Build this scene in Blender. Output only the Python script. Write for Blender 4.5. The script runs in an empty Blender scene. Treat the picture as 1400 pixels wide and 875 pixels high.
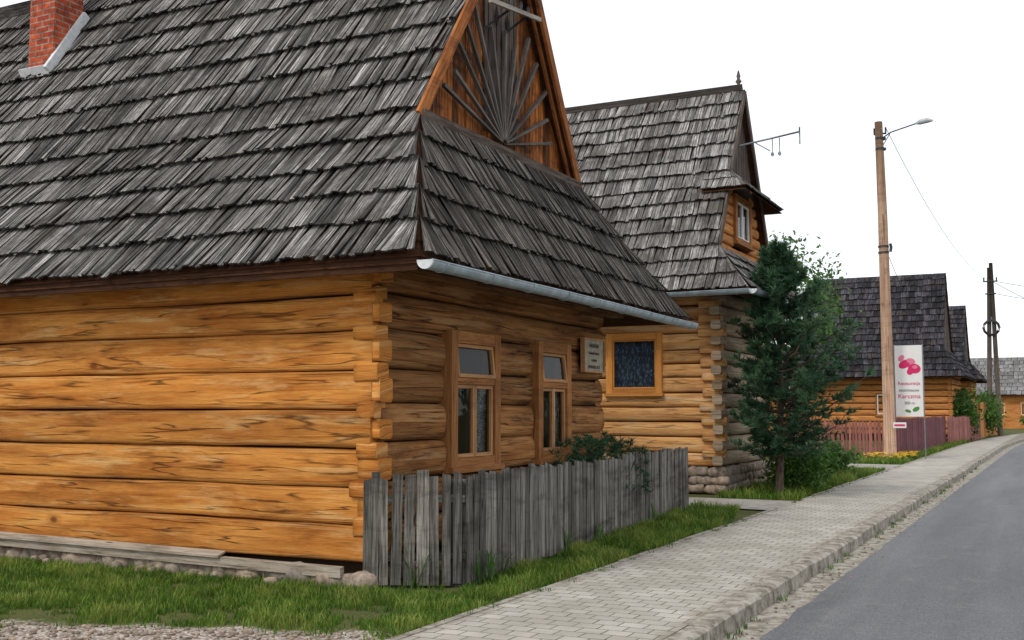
import bpy, math, random
from mathutils import Vector, noise
random.seed(7)
V=Vector
S=bpy.context.scene
COL=S.collection
rnd=random.random
def ru(a,b): return a+(b-a)*random.random()

# ------------------------------------------------------------------ mesh builder
class MB:
    def __init__(s): s.v=[];s.f=[];s.uv=[];s.r=[];s.sm=[]
    def face(s,pts,uvs=None,r=0.5,smooth=False):
        b=len(s.v); s.v.extend([tuple(p) for p in pts]); s.f.append(tuple(range(b,b+len(pts))))
        if uvs is None: uvs=[(p[0],p[1]) for p in pts]
        s.uv.extend(uvs); s.r.append(r); s.sm.append(smooth)
    def idx(s,ids,uvs,r,smooth=False):
        s.f.append(tuple(ids)); s.uv.extend(uvs); s.r.append(r); s.sm.append(smooth)
    def hexa(s,p,r=None):
        if r is None: r=rnd()
        b=len(s.v); s.v.extend([tuple(q) for q in p])
        p=[V(q) for q in p]; L=(p[4]-p[0]).length; ou=r*37.3; ov=r*91.7
        for k in range(4):
            k2=(k+1)%4; w=(p[k2]-p[k]).length; o=ov+k*0.37
            s.idx((b+k,b+k2,b+4+k2,b+4+k),[(ou,o),(ou,o+w),(ou+L,o+w),(ou+L,o)],r)
        w=(p[1]-p[0]).length;h=(p[2]-p[1]).length
        s.idx((b+3,b+2,b+1,b),[(ou,ov),(ou+w*.3,ov),(ou+w*.3,ov+h),(ou,ov+h)],r)
        s.idx((b+4,b+5,b+6,b+7),[(ou,ov),(ou+w*.3,ov),(ou+w*.3,ov+h),(ou,ov+h)],r)
    def box(s,o,ax,ay,az,r=None):
        o=V(o);ax=V(ax);ay=V(ay);az=V(az)
        s.hexa([o,o+ay,o+ay+az,o+az,o+ax,o+ax+ay,o+ax+ay+az,o+ax+az],r)
    def beam(s,p0,p1,w,h,up=(0,0,1),r=None):
        p0=V(p0);p1=V(p1);a=(p1-p0).normalized();sd=a.cross(V(up)).normalized();u=sd.cross(a).normalized()
        s.box(p0-sd*w/2-u*h/2,p1-p0,sd*w,u*h,r)
    def abox(s,x0,x1,y0,y1,z0,z1,ax='x',r=None):
        d=V((x1-x0,0,0)),V((0,y1-y0,0)),V((0,0,z1-z0)); o=(x0,y0,z0)
        if ax=='x': s.box(o,d[0],d[1],d[2],r)
        elif ax=='y': s.box(o,d[1],d[2],d[0],r)
        else: s.box(o,d[2],d[0],d[1],r)
    def tube(s,pts,rad,n=8,r=None,cap=True,smooth=True):
        if r is None:r=rnd()
        pts=[V(p) for p in pts]; b=len(s.v); L=0
        for i,p in enumerate(pts):
            a=(pts[min(i+1,len(pts)-1)]-pts[max(i-1,0)]).normalized()
            ref=V((0,0,1)) if abs(a.z)<.9 else V((1,0,0))
            x=a.cross(ref).normalized(); y=a.cross(x)
            R=rad[i] if isinstance(rad,(list,tuple)) else rad
            for k in range(n):
                t=2*math.pi*k/n; s.v.append(tuple(p+x*R*math.cos(t)+y*R*math.sin(t)))
        for i in range(len(pts)-1):
            l=(pts[i+1]-pts[i]).length; R=rad[i] if isinstance(rad,(list,tuple)) else rad
            for k in range(n):
                k2=(k+1)%n; c=2*math.pi*R/n
                s.idx((b+i*n+k,b+i*n+k2,b+(i+1)*n+k2,b+(i+1)*n+k),
                      [(L,c*k+r*50),(L,c*(k+1)+r*50),(L+l,c*(k+1)+r*50),(L+l,c*k+r*50)],r,smooth)
            L+=l
        if cap:
            e=b+(len(pts)-1)*n
            s.idx([b+k for k in range(n)],[(0.03*math.cos(k),.03*math.sin(k)) for k in range(n)],r)
            s.idx([e+k for k in range(n)][::-1],[(0.03*math.cos(k),.03*math.sin(k)) for k in range(n)],r)
    def log(s,p0,p1,h,out,depth,n=4.0,r=None,wob=.012,seg=.16,N=24):
        if r is None:r=rnd()
        p0=V(p0);p1=V(p1);out=V(out);L=(p1-p0).length;a=(p1-p0)/L
        k=max(2,int(L/seg)+1);b=len(s.v);up=V((0,0,1));sd=r*100
        per=2*(h+depth)
        for i in range(k+1):
            t=i/k;q=p0.lerp(p1,t)-out*depth/2
            nz=noise.noise(V((t*L*.6,sd,0)));n2=noise.noise(V((t*L*.9,sd+9,3)))
            q=q+up*nz*wob+out*n2*wob
            for j in range(N):
                th=2*math.pi*j/N;c=math.cos(th);z=math.sin(th)
                cx=math.copysign(abs(c)**(2/n),c);cz=math.copysign(abs(z)**(2/n),z)
                m=1+.05*noise.noise(V((t*L*3.2,sd,j*.7)))+.02*noise.noise(V((t*L*9,sd+4,j*1.9)))
                mz=1+.035*noise.noise(V((t*L*2.2,sd+30,1.5*math.copysign(1,z))))
                s.v.append(tuple(q+out*cx*depth/2*m+up*cz*h/2*mz))
        for i in range(k):
            for j in range(N):
                j2=(j+1)%N
                u0=L*i/k+r*43;u1=L*(i+1)/k+r*43;v0=per*j/N+r*71;v1=per*(j+1)/N+r*71
                s.idx((b+i*N+j,b+i*N+j2,b+(i+1)*N+j2,b+(i+1)*N+j),[(u0,v0),(u0,v1),(u1,v1),(u1,v0)],r,True)
        for e in (b,b+k*N):
            ids=[e+j for j in range(N)]
            if e!=b: ids=ids[::-1]
            s.idx(ids,[(r*9+.05*math.cos(2*math.pi*j/N),r*9+h*.5*math.sin(2*math.pi*j/N)) for j in range(N)],r*.6)

def build(name,mb,mat,parent=None):
    me=bpy.data.meshes.new(name); me.from_pydata(mb.v,[],mb.f)
    uv=me.uv_layers.new(name='UVMap'); uv.data.foreach_set('uv',[c for t in mb.uv for c in t])
    at=me.attributes.new('rnd','FLOAT','FACE'); at.data.foreach_set('value',mb.r)
    me.polygons.foreach_set('use_smooth',mb.sm)
    me.materials.append(mat); me.update()
    o=bpy.data.objects.new(name,me); COL.objects.link(o)
    if parent: o.parent=parent
    return o
def empty(name,loc=(0,0,0)):
    e=bpy.data.objects.new(name,None); COL.objects.link(e); e.empty_display_size=.3
    return e

# ------------------------------------------------------------------ materials
class NT:
    def __init__(s,name):
        s.m=bpy.data.materials.new(name); s.m.use_nodes=True; s.t=s.m.node_tree; s.n=s.t.nodes; s.l=s.t.links
        s.b=s.n['Principled BSDF']; s.b.inputs['Specular IOR Level'].default_value=.2
    def new(s,t,**k):
        n=s.n.new(t)
        for a,b in k.items(): setattr(n,a,b)
        return n
    def link(s,a,b): s.l.new(a,b)
    def uv(s): return s.new('ShaderNodeTexCoord').outputs['UV']
    def pos(s): return s.new('ShaderNodeNewGeometry').outputs['Position']
    def rnd(s): return s.new('ShaderNodeAttribute',attribute_name='rnd').outputs['Fac']
    def map(s,v,sc,loc=(0,0,0),rot=(0,0,0)):
        m=s.new('ShaderNodeMapping');m.inputs['Scale'].default_value=sc;m.inputs['Location'].default_value=loc;m.inputs['Rotation'].default_value=rot
        s.link(v,m.inputs['Vector']);return m.outputs[0]
    def noise(s,v,scale=1,detail=4,rough=.6,dist=0):
        n=s.new('ShaderNodeTexNoise');n.inputs['Scale'].default_value=scale;n.inputs['Detail'].default_value=detail
        n.inputs['Roughness'].default_value=rough;n.inputs['Distortion'].default_value=dist
        s.link(v,n.inputs['Vector']);return n.outputs['Fac']
    def vor(s,v,scale=1,out='Distance',feature='F1'):
        n=s.new('ShaderNodeTexVoronoi',feature=feature);n.inputs['Scale'].default_value=scale;s.link(v,n.inputs['Vector']);return n.outputs[out]
    def ramp(s,f,stops,interp='LINEAR'):
        r=s.new('ShaderNodeValToRGB');cr=r.color_ramp;cr.interpolation=interp
        while len(cr.elements)<len(stops): cr.elements.new(.5)
        for e,(p,c) in zip(cr.elements,stops):
            e.position=p;e.color=(c,c,c,1) if isinstance(c,(int,float)) else (*c,1)
        s.link(f,r.inputs[0]);return r.outputs[0]
    def mix(s,f,a,b,mode='MIX'):
        m=s.new('ShaderNodeMix',data_type='RGBA',blend_type=mode);m.clamp_factor=True
        for i,x in ((0,f),(6,a),(7,b)):
            if isinstance(x,(int,float)): m.inputs[i].default_value=x if i==0 else (x,x,x,1)
            elif isinstance(x,tuple): m.inputs[i].default_value=(*x,1)
            else: s.link(x,m.inputs[i])
        return m.outputs[2]
    def math(s,op,a,b=0,clamp=False):
        m=s.new('ShaderNodeMath',operation=op);m.use_clamp=clamp
        for i,x in enumerate((a,b)):
            if isinstance(x,(int,float)): m.inputs[i].default_value=x
            else: s.link(x,m.inputs[i])
        return m.outputs[0]
    def fin(s,col=None,rough=.8,bump=None,bs=.3,bd=.01,metal=0):
        if col is not None:
            if isinstance(col,tuple): s.b.inputs['Base Color'].default_value=(*col,1)
            else: s.link(col,s.b.inputs['Base Color'])
        if isinstance(rough,(int,float)): s.b.inputs['Roughness'].default_value=rough
        else: s.link(rough,s.b.inputs['Roughness'])
        s.b.inputs['Metallic'].default_value=metal
        if bump is not None:
            b=s.new('ShaderNodeBump');b.inputs['Strength'].default_value=bs;b.inputs['Distance'].default_value=bd
            s.link(bump,b.inputs['Height']);s.link(b.outputs[0],s.b.inputs['Normal'])
        return s.m

def wood(name,dark,mid,light,gx=1.6,gy=28,rvar=(.7,1.2),crack=.5,weather=None,knots=True,bs=.5,bd=.012,stain=.5,hewn=False):
    t=NT(name);uv=t.uv();R=t.rnd()
    dst=.12 if hewn else .5
    g=t.noise(t.map(uv,(gx,gy,1)),1,8 if hewn else 9,.68,dst)
    fine=t.noise(t.map(uv,(gx*5,gy*7,1)),1,4,.75)
    c=t.ramp(g,[(.24,dark),(.42,mid),(.64,light)] if hewn else [(.30,dark),(.44,mid),(.64,light)])
    c=t.mix(.45,c,t.ramp(fine,[(.32,.35),(.58,1.0)]),'MULTIPLY')
    big=t.noise(t.map(t.pos(),(.8,.8,3.4)),1,6,.7,.3)
    c=t.mix(t.ramp(big,[(.34,stain),(.5,0)]),c,tuple(x*.95 for x in dark))
    if hewn:
        dr=t.noise(t.map(uv,(.5,2.5,1),(2,8,0)),1,3,.5)
        c=t.mix(.85,c,t.ramp(dr,[(.3,(.60,.50,.40)),(.62,(1,1,1))]),'MULTIPLY')
    def cr(sc,loc,wd,gl,dt=4):
        n=t.noise(t.map(uv,sc,loc),1,dt,.5,.05)
        d=t.math('ABSOLUTE',t.math('SUBTRACT',n,.5));m=t.ramp(d,[(.0,1.0),(wd,0)])
        return t.math('MULTIPLY',m,t.ramp(t.noise(t.map(uv,(.9,5,1),gl),1,2),[(.48,0),(.58,1)]))
    if hewn:
        cm=cr((.30,6.5,0),(3,5,0),.014,(9,2,0),3)
        cm=t.math('MAXIMUM',cm,cr((.45,17,0),(13,1,0),.022,(1,7,0),3))
    else: cm=cr((gx*.30,gy*.30,0),(3,5,0),.016,(9,2,0))
    c=t.mix(t.math('MULTIPLY',cm,crack),c,tuple(x*.25 for x in dark))
    if knots:
        k=t.vor(t.map(uv,(1.0,4.0,1)),1)
        c=t.mix(t.ramp(k,[(.035,.9),(.075,0)]),c,tuple(x*.45 for x in dark))
        if hewn: c=t.mix(t.ramp(k,[(.08,.4),(.16,0)]),c,dark)
    if weather: 
        w=t.noise(t.map(uv,(.7,12,1),(4,4,0)),1,7,.7,.1)
        c=t.mix(t.ramp(w,[(.52,0),(.68,.75)]),c,weather)
    mr=t.new('ShaderNodeMapRange');mr.inputs['To Min'].default_value=rvar[0];mr.inputs['To Max'].default_value=rvar[1];t.link(R,mr.inputs[0])
    c=t.mix(1.0,c,mr.outputs[0],'MULTIPLY')
    h=t.math('SUBTRACT',t.math('ADD',g,t.math('MULTIPLY',fine,.6)),t.math('MULTIPLY',cm,1.3))
    adze=t.noise(t.map(uv,(4.5,7,1)),1,3,.5)
    h=t.math('ADD',h,t.math('MULTIPLY',adze,.8))
    return t.fin(c,.82,h,bs,bd)

M={}
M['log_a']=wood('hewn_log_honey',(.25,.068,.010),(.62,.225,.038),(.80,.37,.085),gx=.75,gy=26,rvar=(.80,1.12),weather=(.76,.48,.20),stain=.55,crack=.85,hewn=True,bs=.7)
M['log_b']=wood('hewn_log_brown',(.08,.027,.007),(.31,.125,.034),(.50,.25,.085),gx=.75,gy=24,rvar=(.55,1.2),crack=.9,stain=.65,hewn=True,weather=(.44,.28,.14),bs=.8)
M['log_c']=wood('hewn_log_tan',(.28,.10,.03),(.62,.30,.095),(.78,.46,.19),gx=.8,rvar=(.78,1.15),weather=(.62,.50,.34),stain=.5,hewn=True,crack=.8)
M['log_g']=wood('hewn_log_grey',(.14,.09,.055),(.36,.27,.18),(.54,.45,.33),gx=.8,rvar=(.75,1.2),hewn=True)
M['log_d']=wood('log_far',(.2,.06,.015),(.54,.20,.055),(.64,.32,.10))
M['gable']=wood('gable_board',(.020,.011,.008),(.16,.05,.013),(.50,.17,.035),gx=1.6,gy=16,rvar=(.3,1.35),stain=.9)
M['gable_dark']=wood('gable_board_dark',(.02,.015,.013),(.075,.055,.045),(.17,.135,.11),gx=2,gy=30)
M['verge']=wood('verge_board',(.06,.018,.006),(.25,.075,.018),(.44,.17,.045),gx=2,gy=30,stain=.8)
M['ray']=wood('sunburst_slat',(.045,.038,.032),(.11,.095,.08),(.22,.19,.165),gx=2,gy=40,knots=False)
M['lightwood']=wood('light_bar',(.2,.17,.14),(.4,.36,.3),(.55,.5,.44),knots=False)
M['frame']=wood('window_frame_wood',(.11,.038,.012),(.30,.12,.036),(.43,.20,.07),gx=2,gy=40,knots=False,bs=.35,rvar=(.75,1.15),stain=.5)
M['sash']=wood('window_sash_wood',(.2,.09,.04),(.42,.21,.09),(.54,.30,.14),gx=2,gy=50,knots=False,bs=.25)
M['frame2']=wood('window_frame_pine',(.42,.13,.02),(.64,.25,.05),(.72,.34,.09),gx=2,gy=50,knots=False,bs=.2,stain=.2)
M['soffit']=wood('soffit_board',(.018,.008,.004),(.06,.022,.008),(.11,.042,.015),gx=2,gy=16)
M['picket']=wood('weathered_picket',(.028,.025,.021),(.125,.114,.097),(.32,.30,.265),gx=1.8,gy=42,rvar=(.45,1.3),knots=True,stain=.7,crack=.9)
M['picket_p']=wood('painted_picket',(.07,.022,.028),(.19,.065,.075),(.26,.11,.12),gx=3,gy=38,rvar=(.7,1.2),knots=False,stain=.2)
M['picket_r']=wood('red_picket',(.16,.05,.045),(.34,.13,.11),(.42,.19,.16),gx=3,gy=38,rvar=(.7,1.2),knots=False,stain=.2)
M['picket_o']=wood('orange_picket',(.3,.1,.03),(.55,.22,.06),(.6,.28,.1),gx=3,gy=38,knots=False,stain=.1)
M['plank']=wood('grey_plank',(.14,.11,.075),(.44,.36,.27),(.64,.57,.47),gx=2,gy=40)
M['pole']=wood('pole_wood',(.17,.09,.055),(.38,.23,.15),(.56,.38,.26),gx=.6,gy=20,stain=.5,crack=.8)
M['pole_d']=wood('pole_wood_dark',(.04,.03,.025),(.1,.08,.065),(.18,.15,.12),gx=1.2,gy=20)
M['bark']=wood('bark',(.03,.02,.014),(.09,.06,.04),(.16,.12,.09),gx=6,gy=14,knots=False,bs=.9)

def shingle(name,dark,mid,light,rvar=(.3,1.6),gy=60):
    t=NT(name);uv=t.uv();R=t.rnd()
    g=t.noise(t.map(uv,(1.3,gy,1)),1,8,.75,.3)
    c=t.ramp(g,[(.37,dark),(.49,mid),(.62,light)])
    f=t.noise(t.map(uv,(5,gy*3.2,1)),1,3,.7)
    c=t.mix(.8,c,t.ramp(f,[(.38,.12),(.56,1.0)]),'MULTIPLY')
    mr=t.new('ShaderNodeMapRange');mr.inputs['To Min'].default_value=rvar[0];mr.inputs['To Max'].default_value=rvar[1];t.link(R,mr.inputs[0])
    c=t.mix(1.0,c,mr.outputs[0],'MULTIPLY')
    big=t.noise(t.map(t.pos(),(1.0,1.0,1.2)),1,6,.75,.4)
    c=t.mix(t.ramp(big,[(.38,.7),(.55,0)]),c,(dark[0]*.9,dark[1]*.85,dark[2]*.8))
    big2=t.noise(t.map(t.pos(),(1.6,1.6,1.6),(7,0,3)),1,4,.6)
    c=t.mix(t.ramp(big2,[(.55,0),(.75,.3)]),c,(.16,.13,.09))
    return t.fin(c,.85,t.math('ADD',g,f),1.0,.016)
M['sh']=shingle('wood_shingle_grey',(.026,.023,.020),(.205,.19,.172),(.70,.675,.64))
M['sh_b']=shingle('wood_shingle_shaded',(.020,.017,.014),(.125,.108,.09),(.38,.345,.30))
M['sh2']=shingle('wood_shingle_pale',(.07,.064,.058),(.29,.275,.255),(.64,.615,.59),rvar=(.4,1.45),gy=36)
M['sh3']=shingle('wood_shingle_dark',(.014,.014,.018),(.048,.046,.055),(.13,.125,.143),gy=24)
M['sh4']=shingle('roof_grey',(.14,.14,.14),(.3,.3,.3),(.4,.39,.39),rvar=(.6,1.2),gy=20)

def simple(name,col,rough=.6,metal=0,nz=0,sc=20):
    t=NT(name)
    if nz:
        n=t.noise(t.pos(),sc,5,.6);c=t.mix(t.ramp(n,[(.35,nz),(.65,0)]),col,tuple(x*.45 for x in col))
        return t.fin(c,rough,n,.1,.005,metal)
    return t.fin(col,rough,metal=metal)
M['gutter']=simple('galvanised_gutter',(.36,.43,.47),.42,.35,.6,7)
M['gutter_w']=simple('gutter_end',(.66,.69,.70),.5,0,.4,14)
M['metal']=simple('grey_metal',(.25,.26,.27),.45,.6,.3)
M['dmetal']=simple('dark_metal',(.05,.05,.055),.5,.4)
M['lampglass']=simple('lamp_cover',(.42,.45,.46),.3)
M['dark']=simple('dark_interior',(.012,.011,.012),.9)
M['bluedark']=simple('blue_room',(.012,.025,.06),.9)
M['chink']=simple('moss_chinking',(.035,.02,.010),.95,0,.6,30)
M['white']=simple('white_paint',(.78,.77,.75),.6,0,.1,6)
M['cream']=simple('cream_plaque',(.36,.32,.24),.7,0,.7,12)
M['ink']=simple('ink',(.07,.06,.05),.7)
M['pink']=simple('pink_print',(.62,.03,.14),.5)
M['pink2']=simple('rose_print',(.72,.2,.3),.5)
M['leafprint']=simple('green_print',(.08,.25,.06),.5)
M['wire']=simple('cable',(.03,.03,.032),.6)
M['flower_y']=simple('yellow_petal',(.8,.5,.03),.6)
M['plaster']=simple('plaster_wall',(.55,.47,.36),.85,0,.3,3)

def mk_cloth(name,dens,sc,ca=(.45,.48,.52),cb=(.75,.75,.75),st=(1,1,1)):
    t=NT(name);n=t.vor(t.map(t.pos(),st),sc);w=t.noise(t.pos(),9,3)
    c=t.mix(t.ramp(w,[(.4,0),(.6,1)]),ca,cb)
    tr=t.new('ShaderNodeBsdfTransparent');mx=t.new('ShaderNodeMixShader')
    t.fin(c,.9);t.link(t.ramp(n,dens),mx.inputs[0]);t.link(t.b.outputs[0],mx.inputs[1]);t.link(tr.outputs[0],mx.inputs[2])
    t.link(mx.outputs[0],t.n['Material Output'].inputs[0]);return t.m
M['curtain']=mk_cloth('lace_curtain',[(.25,.1),(.5,.75)],60,(.35,.36,.38),(.6,.6,.6))
M['curtain_b']=mk_cloth('blue_lace_curtain',[(.15,.35),(.6,.85)],26,(.16,.26,.44),(.36,.46,.62),(1,1,.45))
def mk_glass():
    t=NT('window_glass');tr=t.new('ShaderNodeBsdfTransparent');tr.inputs[0].default_value=(.75,.8,.8,1)
    gl=t.new('ShaderNodeBsdfGlossy');gl.inputs['Roughness'].default_value=.03
    fr=t.new('ShaderNodeFresnel');fr.inputs['IOR'].default_value=1.25
    n=t.noise(t.pos(),2.5,2);b=t.new('ShaderNodeBump');b.inputs['Strength'].default_value=.2;b.inputs['Distance'].default_value=.02
    t.link(n,b.inputs['Height']);t.link(b.outputs[0],gl.inputs['Normal'])
    mx=t.new('ShaderNodeMixShader');t.link(fr.outputs[0],mx.inputs[0]);t.link(tr.outputs[0],mx.inputs[1]);t.link(gl.outputs[0],mx.inputs[2])
    t.link(mx.outputs[0],t.n['Material Output'].inputs[0]);return t.m
M['glass']=mk_glass()
def mk_stone():
    t=NT('field_stone');R=t.rnd();n=t.noise(t.pos(),14,6,.65)
    c=t.ramp(R,[(0,(.20,.15,.11)),(.4,(.34,.28,.22)),(.7,(.42,.32,.24)),(1,(.24,.21,.18))])
    c=t.mix(t.ramp(n,[(.35,.7),(.6,0)]),c,(.09,.07,.05));return t.fin(c,.9,n,.5,.02)
M['stone']=mk_stone()
def mk_brick():
    t=NT('red_brick');p=t.pos()
    sx=t.new('ShaderNodeSeparateXYZ');t.link(p,sx.inputs[0]);cb=t.new('ShaderNodeCombineXYZ')
    t.link(t.math('ADD',sx.outputs[0],sx.outputs[1]),cb.inputs[0]);t.link(sx.outputs[2],cb.inputs[1])
    b=t.new('ShaderNodeTexBrick');b.inputs['Scale'].default_value=1;b.inputs['Brick Width'].default_value=.25;b.inputs['Row Height'].default_value=.085
    b.inputs['Mortar Size'].default_value=.010;b.inputs['Color1'].default_value=(.56,.095,.03,1);b.inputs['Color2'].default_value=(.30,.045,.02,1);b.inputs['Mortar'].default_value=(.32,.24,.19,1)
    t.link(cb.outputs[0],b.inputs['Vector']);n=t.noise(p,11,5)
    c=t.mix(t.ramp(n,[(.35,.75),(.6,0)]),b.outputs[0],(.1,.03,.02))
    return t.fin(c,.85,t.math('SUBTRACT',n,b.outputs['Fac']),.6,.01)
M['brick']=mk_brick()
def mk_paver():
    t=NT('concrete_paver');p=t.pos()
    b=t.new('ShaderNodeTexBrick');b.inputs['Scale'].default_value=1;b.inputs['Brick Width'].default_value=.2;b.inputs['Row Height'].default_value=.165
    b.inputs['Mortar Size'].default_value=.007;b.inputs['Mortar Smooth'].default_value=.4
    b.inputs['Color1'].default_value=(.50,.47,.415,1);b.inputs['Color2'].default_value=(.39,.365,.32,1);b.inputs['Mortar'].default_value=(.14,.13,.10,1)
    dn=t.new('ShaderNodeTexNoise');dn.inputs['Scale'].default_value=2.0;t.link(p,dn.inputs['Vector'])
    va=t.new('ShaderNodeVectorMath',operation='MULTIPLY_ADD');t.link(dn.outputs['Color'],va.inputs[0]);va.inputs[1].default_value=(.035,.035,0);t.link(p,va.inputs[2])
    t.link(va.outputs[0],b.inputs['Vector'])
    n=t.noise(p,1.3,7,.65,.4);f=t.noise(p,60,4,.7)
    c=t.mix(t.ramp(n,[(.38,.5),(.58,0)]),b.outputs[0],(.27,.245,.20))
    c=t.mix(.35,c,t.ramp(f,[(.3,.5),(.65,1)]),'MULTIPLY')
    moss=t.noise(p,5,6,.7);c=t.mix(t.math('MULTIPLY',b.outputs['Fac'],t.ramp(moss,[(.5,0),(.6,1)])),c,(.06,.08,.025))
    sx=t.new('ShaderNodeSeparateXYZ');t.link(p,sx.inputs[0])
    e=t.math('ABSOLUTE',t.math('ADD',sx.outputs[0],3.4));e=t.math('ADD',e,t.math('MULTIPLY',t.math('SUBTRACT',t.noise(p,3.5,6,.7),.5),.7))
    c=t.mix(t.ramp(e,[(.70,0),(.86,.7)]),c,(.18,.15,.105))
    return t.fin(c,.85,t.math('SUBTRACT',f,t.math('MULTIPLY',b.outputs['Fac'],3)),.5,.008)
M['paver']=mk_paver()
def mk_conc(name,a,bb,sc=6):
    t=NT(name);p=t.pos();n=t.noise(p,sc,7,.7,.3);f=t.noise(p,90,3,.7)
    c=t.mix(t.ramp(n,[(.38,1),(.6,0)]),a,bb);c=t.mix(.4,c,t.ramp(f,[(.3,.4),(.7,1)]),'MULTIPLY');return t.fin(c,.88,t.math('ADD',f,n),.5,.012)
M['kerb']=mk_conc('kerb_concrete',(.44,.41,.35),(.17,.145,.11))
M['drive']=mk_conc('concrete_path',(.40,.38,.34),(.26,.235,.2),2)
M['gutterstrip']=mk_conc('gritty_gutter',(.42,.39,.33),(.17,.15,.115),7)
def mk_asph():
    t=NT('asphalt');p=t.pos();f=t.noise(p,75,4,.85);n=t.noise(t.map(p,(1.2,.12,1)),1.0,6,.6,.3)
    c=t.ramp(n,[(.35,(.15,.153,.16)),(.65,(.215,.219,.226))]);c=t.mix(.85,c,t.ramp(f,[(.38,.3),(.62,1.15)]),'MULTIPLY')
    q=t.noise(p,2.5,7,.75);c=t.mix(t.ramp(q,[(.55,0),(.72,.4)]),c,(.26,.25,.235))
    sp=t.vor(p,55);c=t.mix(t.ramp(sp,[(.08,.5),(.2,0)]),c,(.42,.41,.39))
    return t.fin(c,.82,f,.7,.008)
M['asphalt']=mk_asph()
def mk_ground():
    t=NT('ground_soil_grass');p=t.pos();sx=t.new('ShaderNodeSeparateXYZ');t.link(p,sx.inputs[0])
    n=t.noise(p,1.5,6,.65);f=t.noise(p,25,4,.7)
    g=t.mix(t.ramp(n,[(.4,0),(.65,1)]),(.045,.08,.014),(.09,.12,.022));g=t.mix(t.ramp(f,[(.35,.9),(.6,0)]),g,(.12,.085,.045))
    vc=t.vor(p,38,'Color');vd=t.vor(p,38);bw=t.new('ShaderNodeRGBToBW');t.link(vc,bw.inputs[0])
    gr=t.ramp(bw.outputs[0],[(.1,(.28,.235,.19)),(.5,(.48,.425,.36)),(.9,(.66,.61,.55))]);gr=t.mix(t.ramp(vd,[(.35,0),(.7,.8)]),gr,(.15,.115,.085))
    line=t.math('ADD',t.math('MULTIPLY',t.math('ADD',sx.outputs[0],4.2),.333),6.95)
    d=t.math('SUBTRACT',line,sx.outputs[1]);d=t.math('ADD',d,t.math('MULTIPLY',t.math('SUBTRACT',t.noise(p,2.2,5,.7),.5),1.1))
    mr=t.math('ADD',d,.5);near=t.ramp(mr,[(.4,0),(.55,1)])
    c=t.mix(near,g,gr);return t.fin(c,.95,t.math('ADD',f,vd),.7,.02)
M['ground']=mk_ground()
def leafm(name,a,b,c3,tr=.25,rough=.6):
    t=NT(name);R=t.rnd();c=t.ramp(R,[(0,a),(.5,b),(1,c3)]);n=t.noise(t.pos(),2.2,4);c=t.mix(t.ramp(n,[(.35,.5),(.6,0)]),c,tuple(x*.5 for x in a))
    t.fin(c,rough);td=t.new('ShaderNodeBsdfTranslucent');t.link(c,td.inputs[0]);mx=t.new('ShaderNodeMixShader');mx.inputs[0].default_value=tr
    t.link(t.b.outputs[0],mx.inputs[1]);t.link(td.outputs[0],mx.inputs[2]);t.link(mx.outputs[0],t.n['Material Output'].inputs[0]);return t.m
M['grass']=leafm('grass_blade',(.05,.115,.012),(.115,.225,.022),(.28,.33,.07),.35)
M['needle']=leafm('pine_needle',(.02,.055,.028),(.048,.115,.055),(.11,.20,.10),.15)
M['leaf']=leafm('leaf_green',(.03,.08,.012),(.06,.14,.022),(.12,.23,.045),.3)
M['leaf2']=leafm('leaf_bright',(.05,.11,.028),(.095,.19,.045),(.16,.28,.08),.3)

# ------------------------------------------------------------------ roofs
def slope(mb,L,R,expo,w=(.05,.11),lift=.045,th=.016,jit=1.0):
    L=[V(p) for p in L];R=[V(p) for p in R]
    mid=[(a+b)/2 for a,b in zip(L,R)]; ln=[(mid[i+1]-mid[i]).length for i in range(len(mid)-1)];T=sum(ln)
    def at(P,s):
        s=max(0,min(T,s))
        for i,l in enumerate(ln):
            if s<=l or i==len(ln)-1: return P[i].lerp(P[i+1],s/l if l else 0)
            s-=l
    n=max(1,round(T/expo));e=T/n
    for i in range(n):
        s=i*e;Lp=at(L,s);Rp=at(R,s);rd=(Rp-Lp);W=rd.length
        if W<.05: continue
        rd.normalize();s1=min(s+e*1.25,T);up=at(mid,min(s+e,T))-at(mid,s);N=rd.cross(up).normalized()
        if N.z<0:N=-N
        U=N.cross(rd).normalized()
        if U.z<0:U=-U
        ltop=(at(mid,s1)-at(mid,s)).dot(U)
        Lt=(at(L,s1)-Lp).dot(rd);Rt=(at(R,s1)-Lp).dot(rd)
        x=0;sd=rnd()*100
        while x<W-.005:
            ww=ru(*w);x0=x;x1=min(x+ww*ru(.84,1.0),W);x+=ww
            row=.03*noise.noise(V((x*.8,sd,0)))
            dr=row+ru(-.012,.022)*jit*(1 if rnd()>.08 else 2.8)
            lf=lift*ru(.75,1.2)+.02*noise.noise(V((x*1.5,sd,5)));sk=ru(-.03,.03)+ww*.3*noise.noise(V((x*.9,sd,9)))
            if i==0: dr=abs(dr)
            c0=max(Lt,min(Rt,x0+sk));c1=max(Lt,min(Rt,x1+sk))
            tl=.004+ru(0,.008)
            b0=Lp+rd*(x0+ru(-.004,.004))-U*dr+N*lf;b1=Lp+rd*x1-U*(dr+ru(-.014,.014))+N*(lf+ru(-.01,.01))
            t0=Lp+rd*c0+U*ltop+N*tl;t1=Lp+rd*c1+U*ltop+N*tl
            r=rnd();ou=r*57;ov=r*83;l=ltop
            mb.face([b0,b1,t1,t0],[(ou,ov),(ou,ov+ww),(ou+l,ov+ww),(ou+l,ov)],r)
            q0=b0-N*th;q1=b1-N*th
            mb.face([q0,q1,b1,b0],[(ou,ov),(ou,ov+ww),(ou+.02,ov+ww),(ou+.02,ov)],0)  # butt and side faces get the darkest tone, a painted course shadow
            mb.face([q0,b0,t0],[(ou,ov),(ou,ov+.02),(ou+l,ov)],0)
            mb.face([b1,q1,t1],[(ou,ov),(ou,ov+.02),(ou+l,ov)],0)
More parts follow.
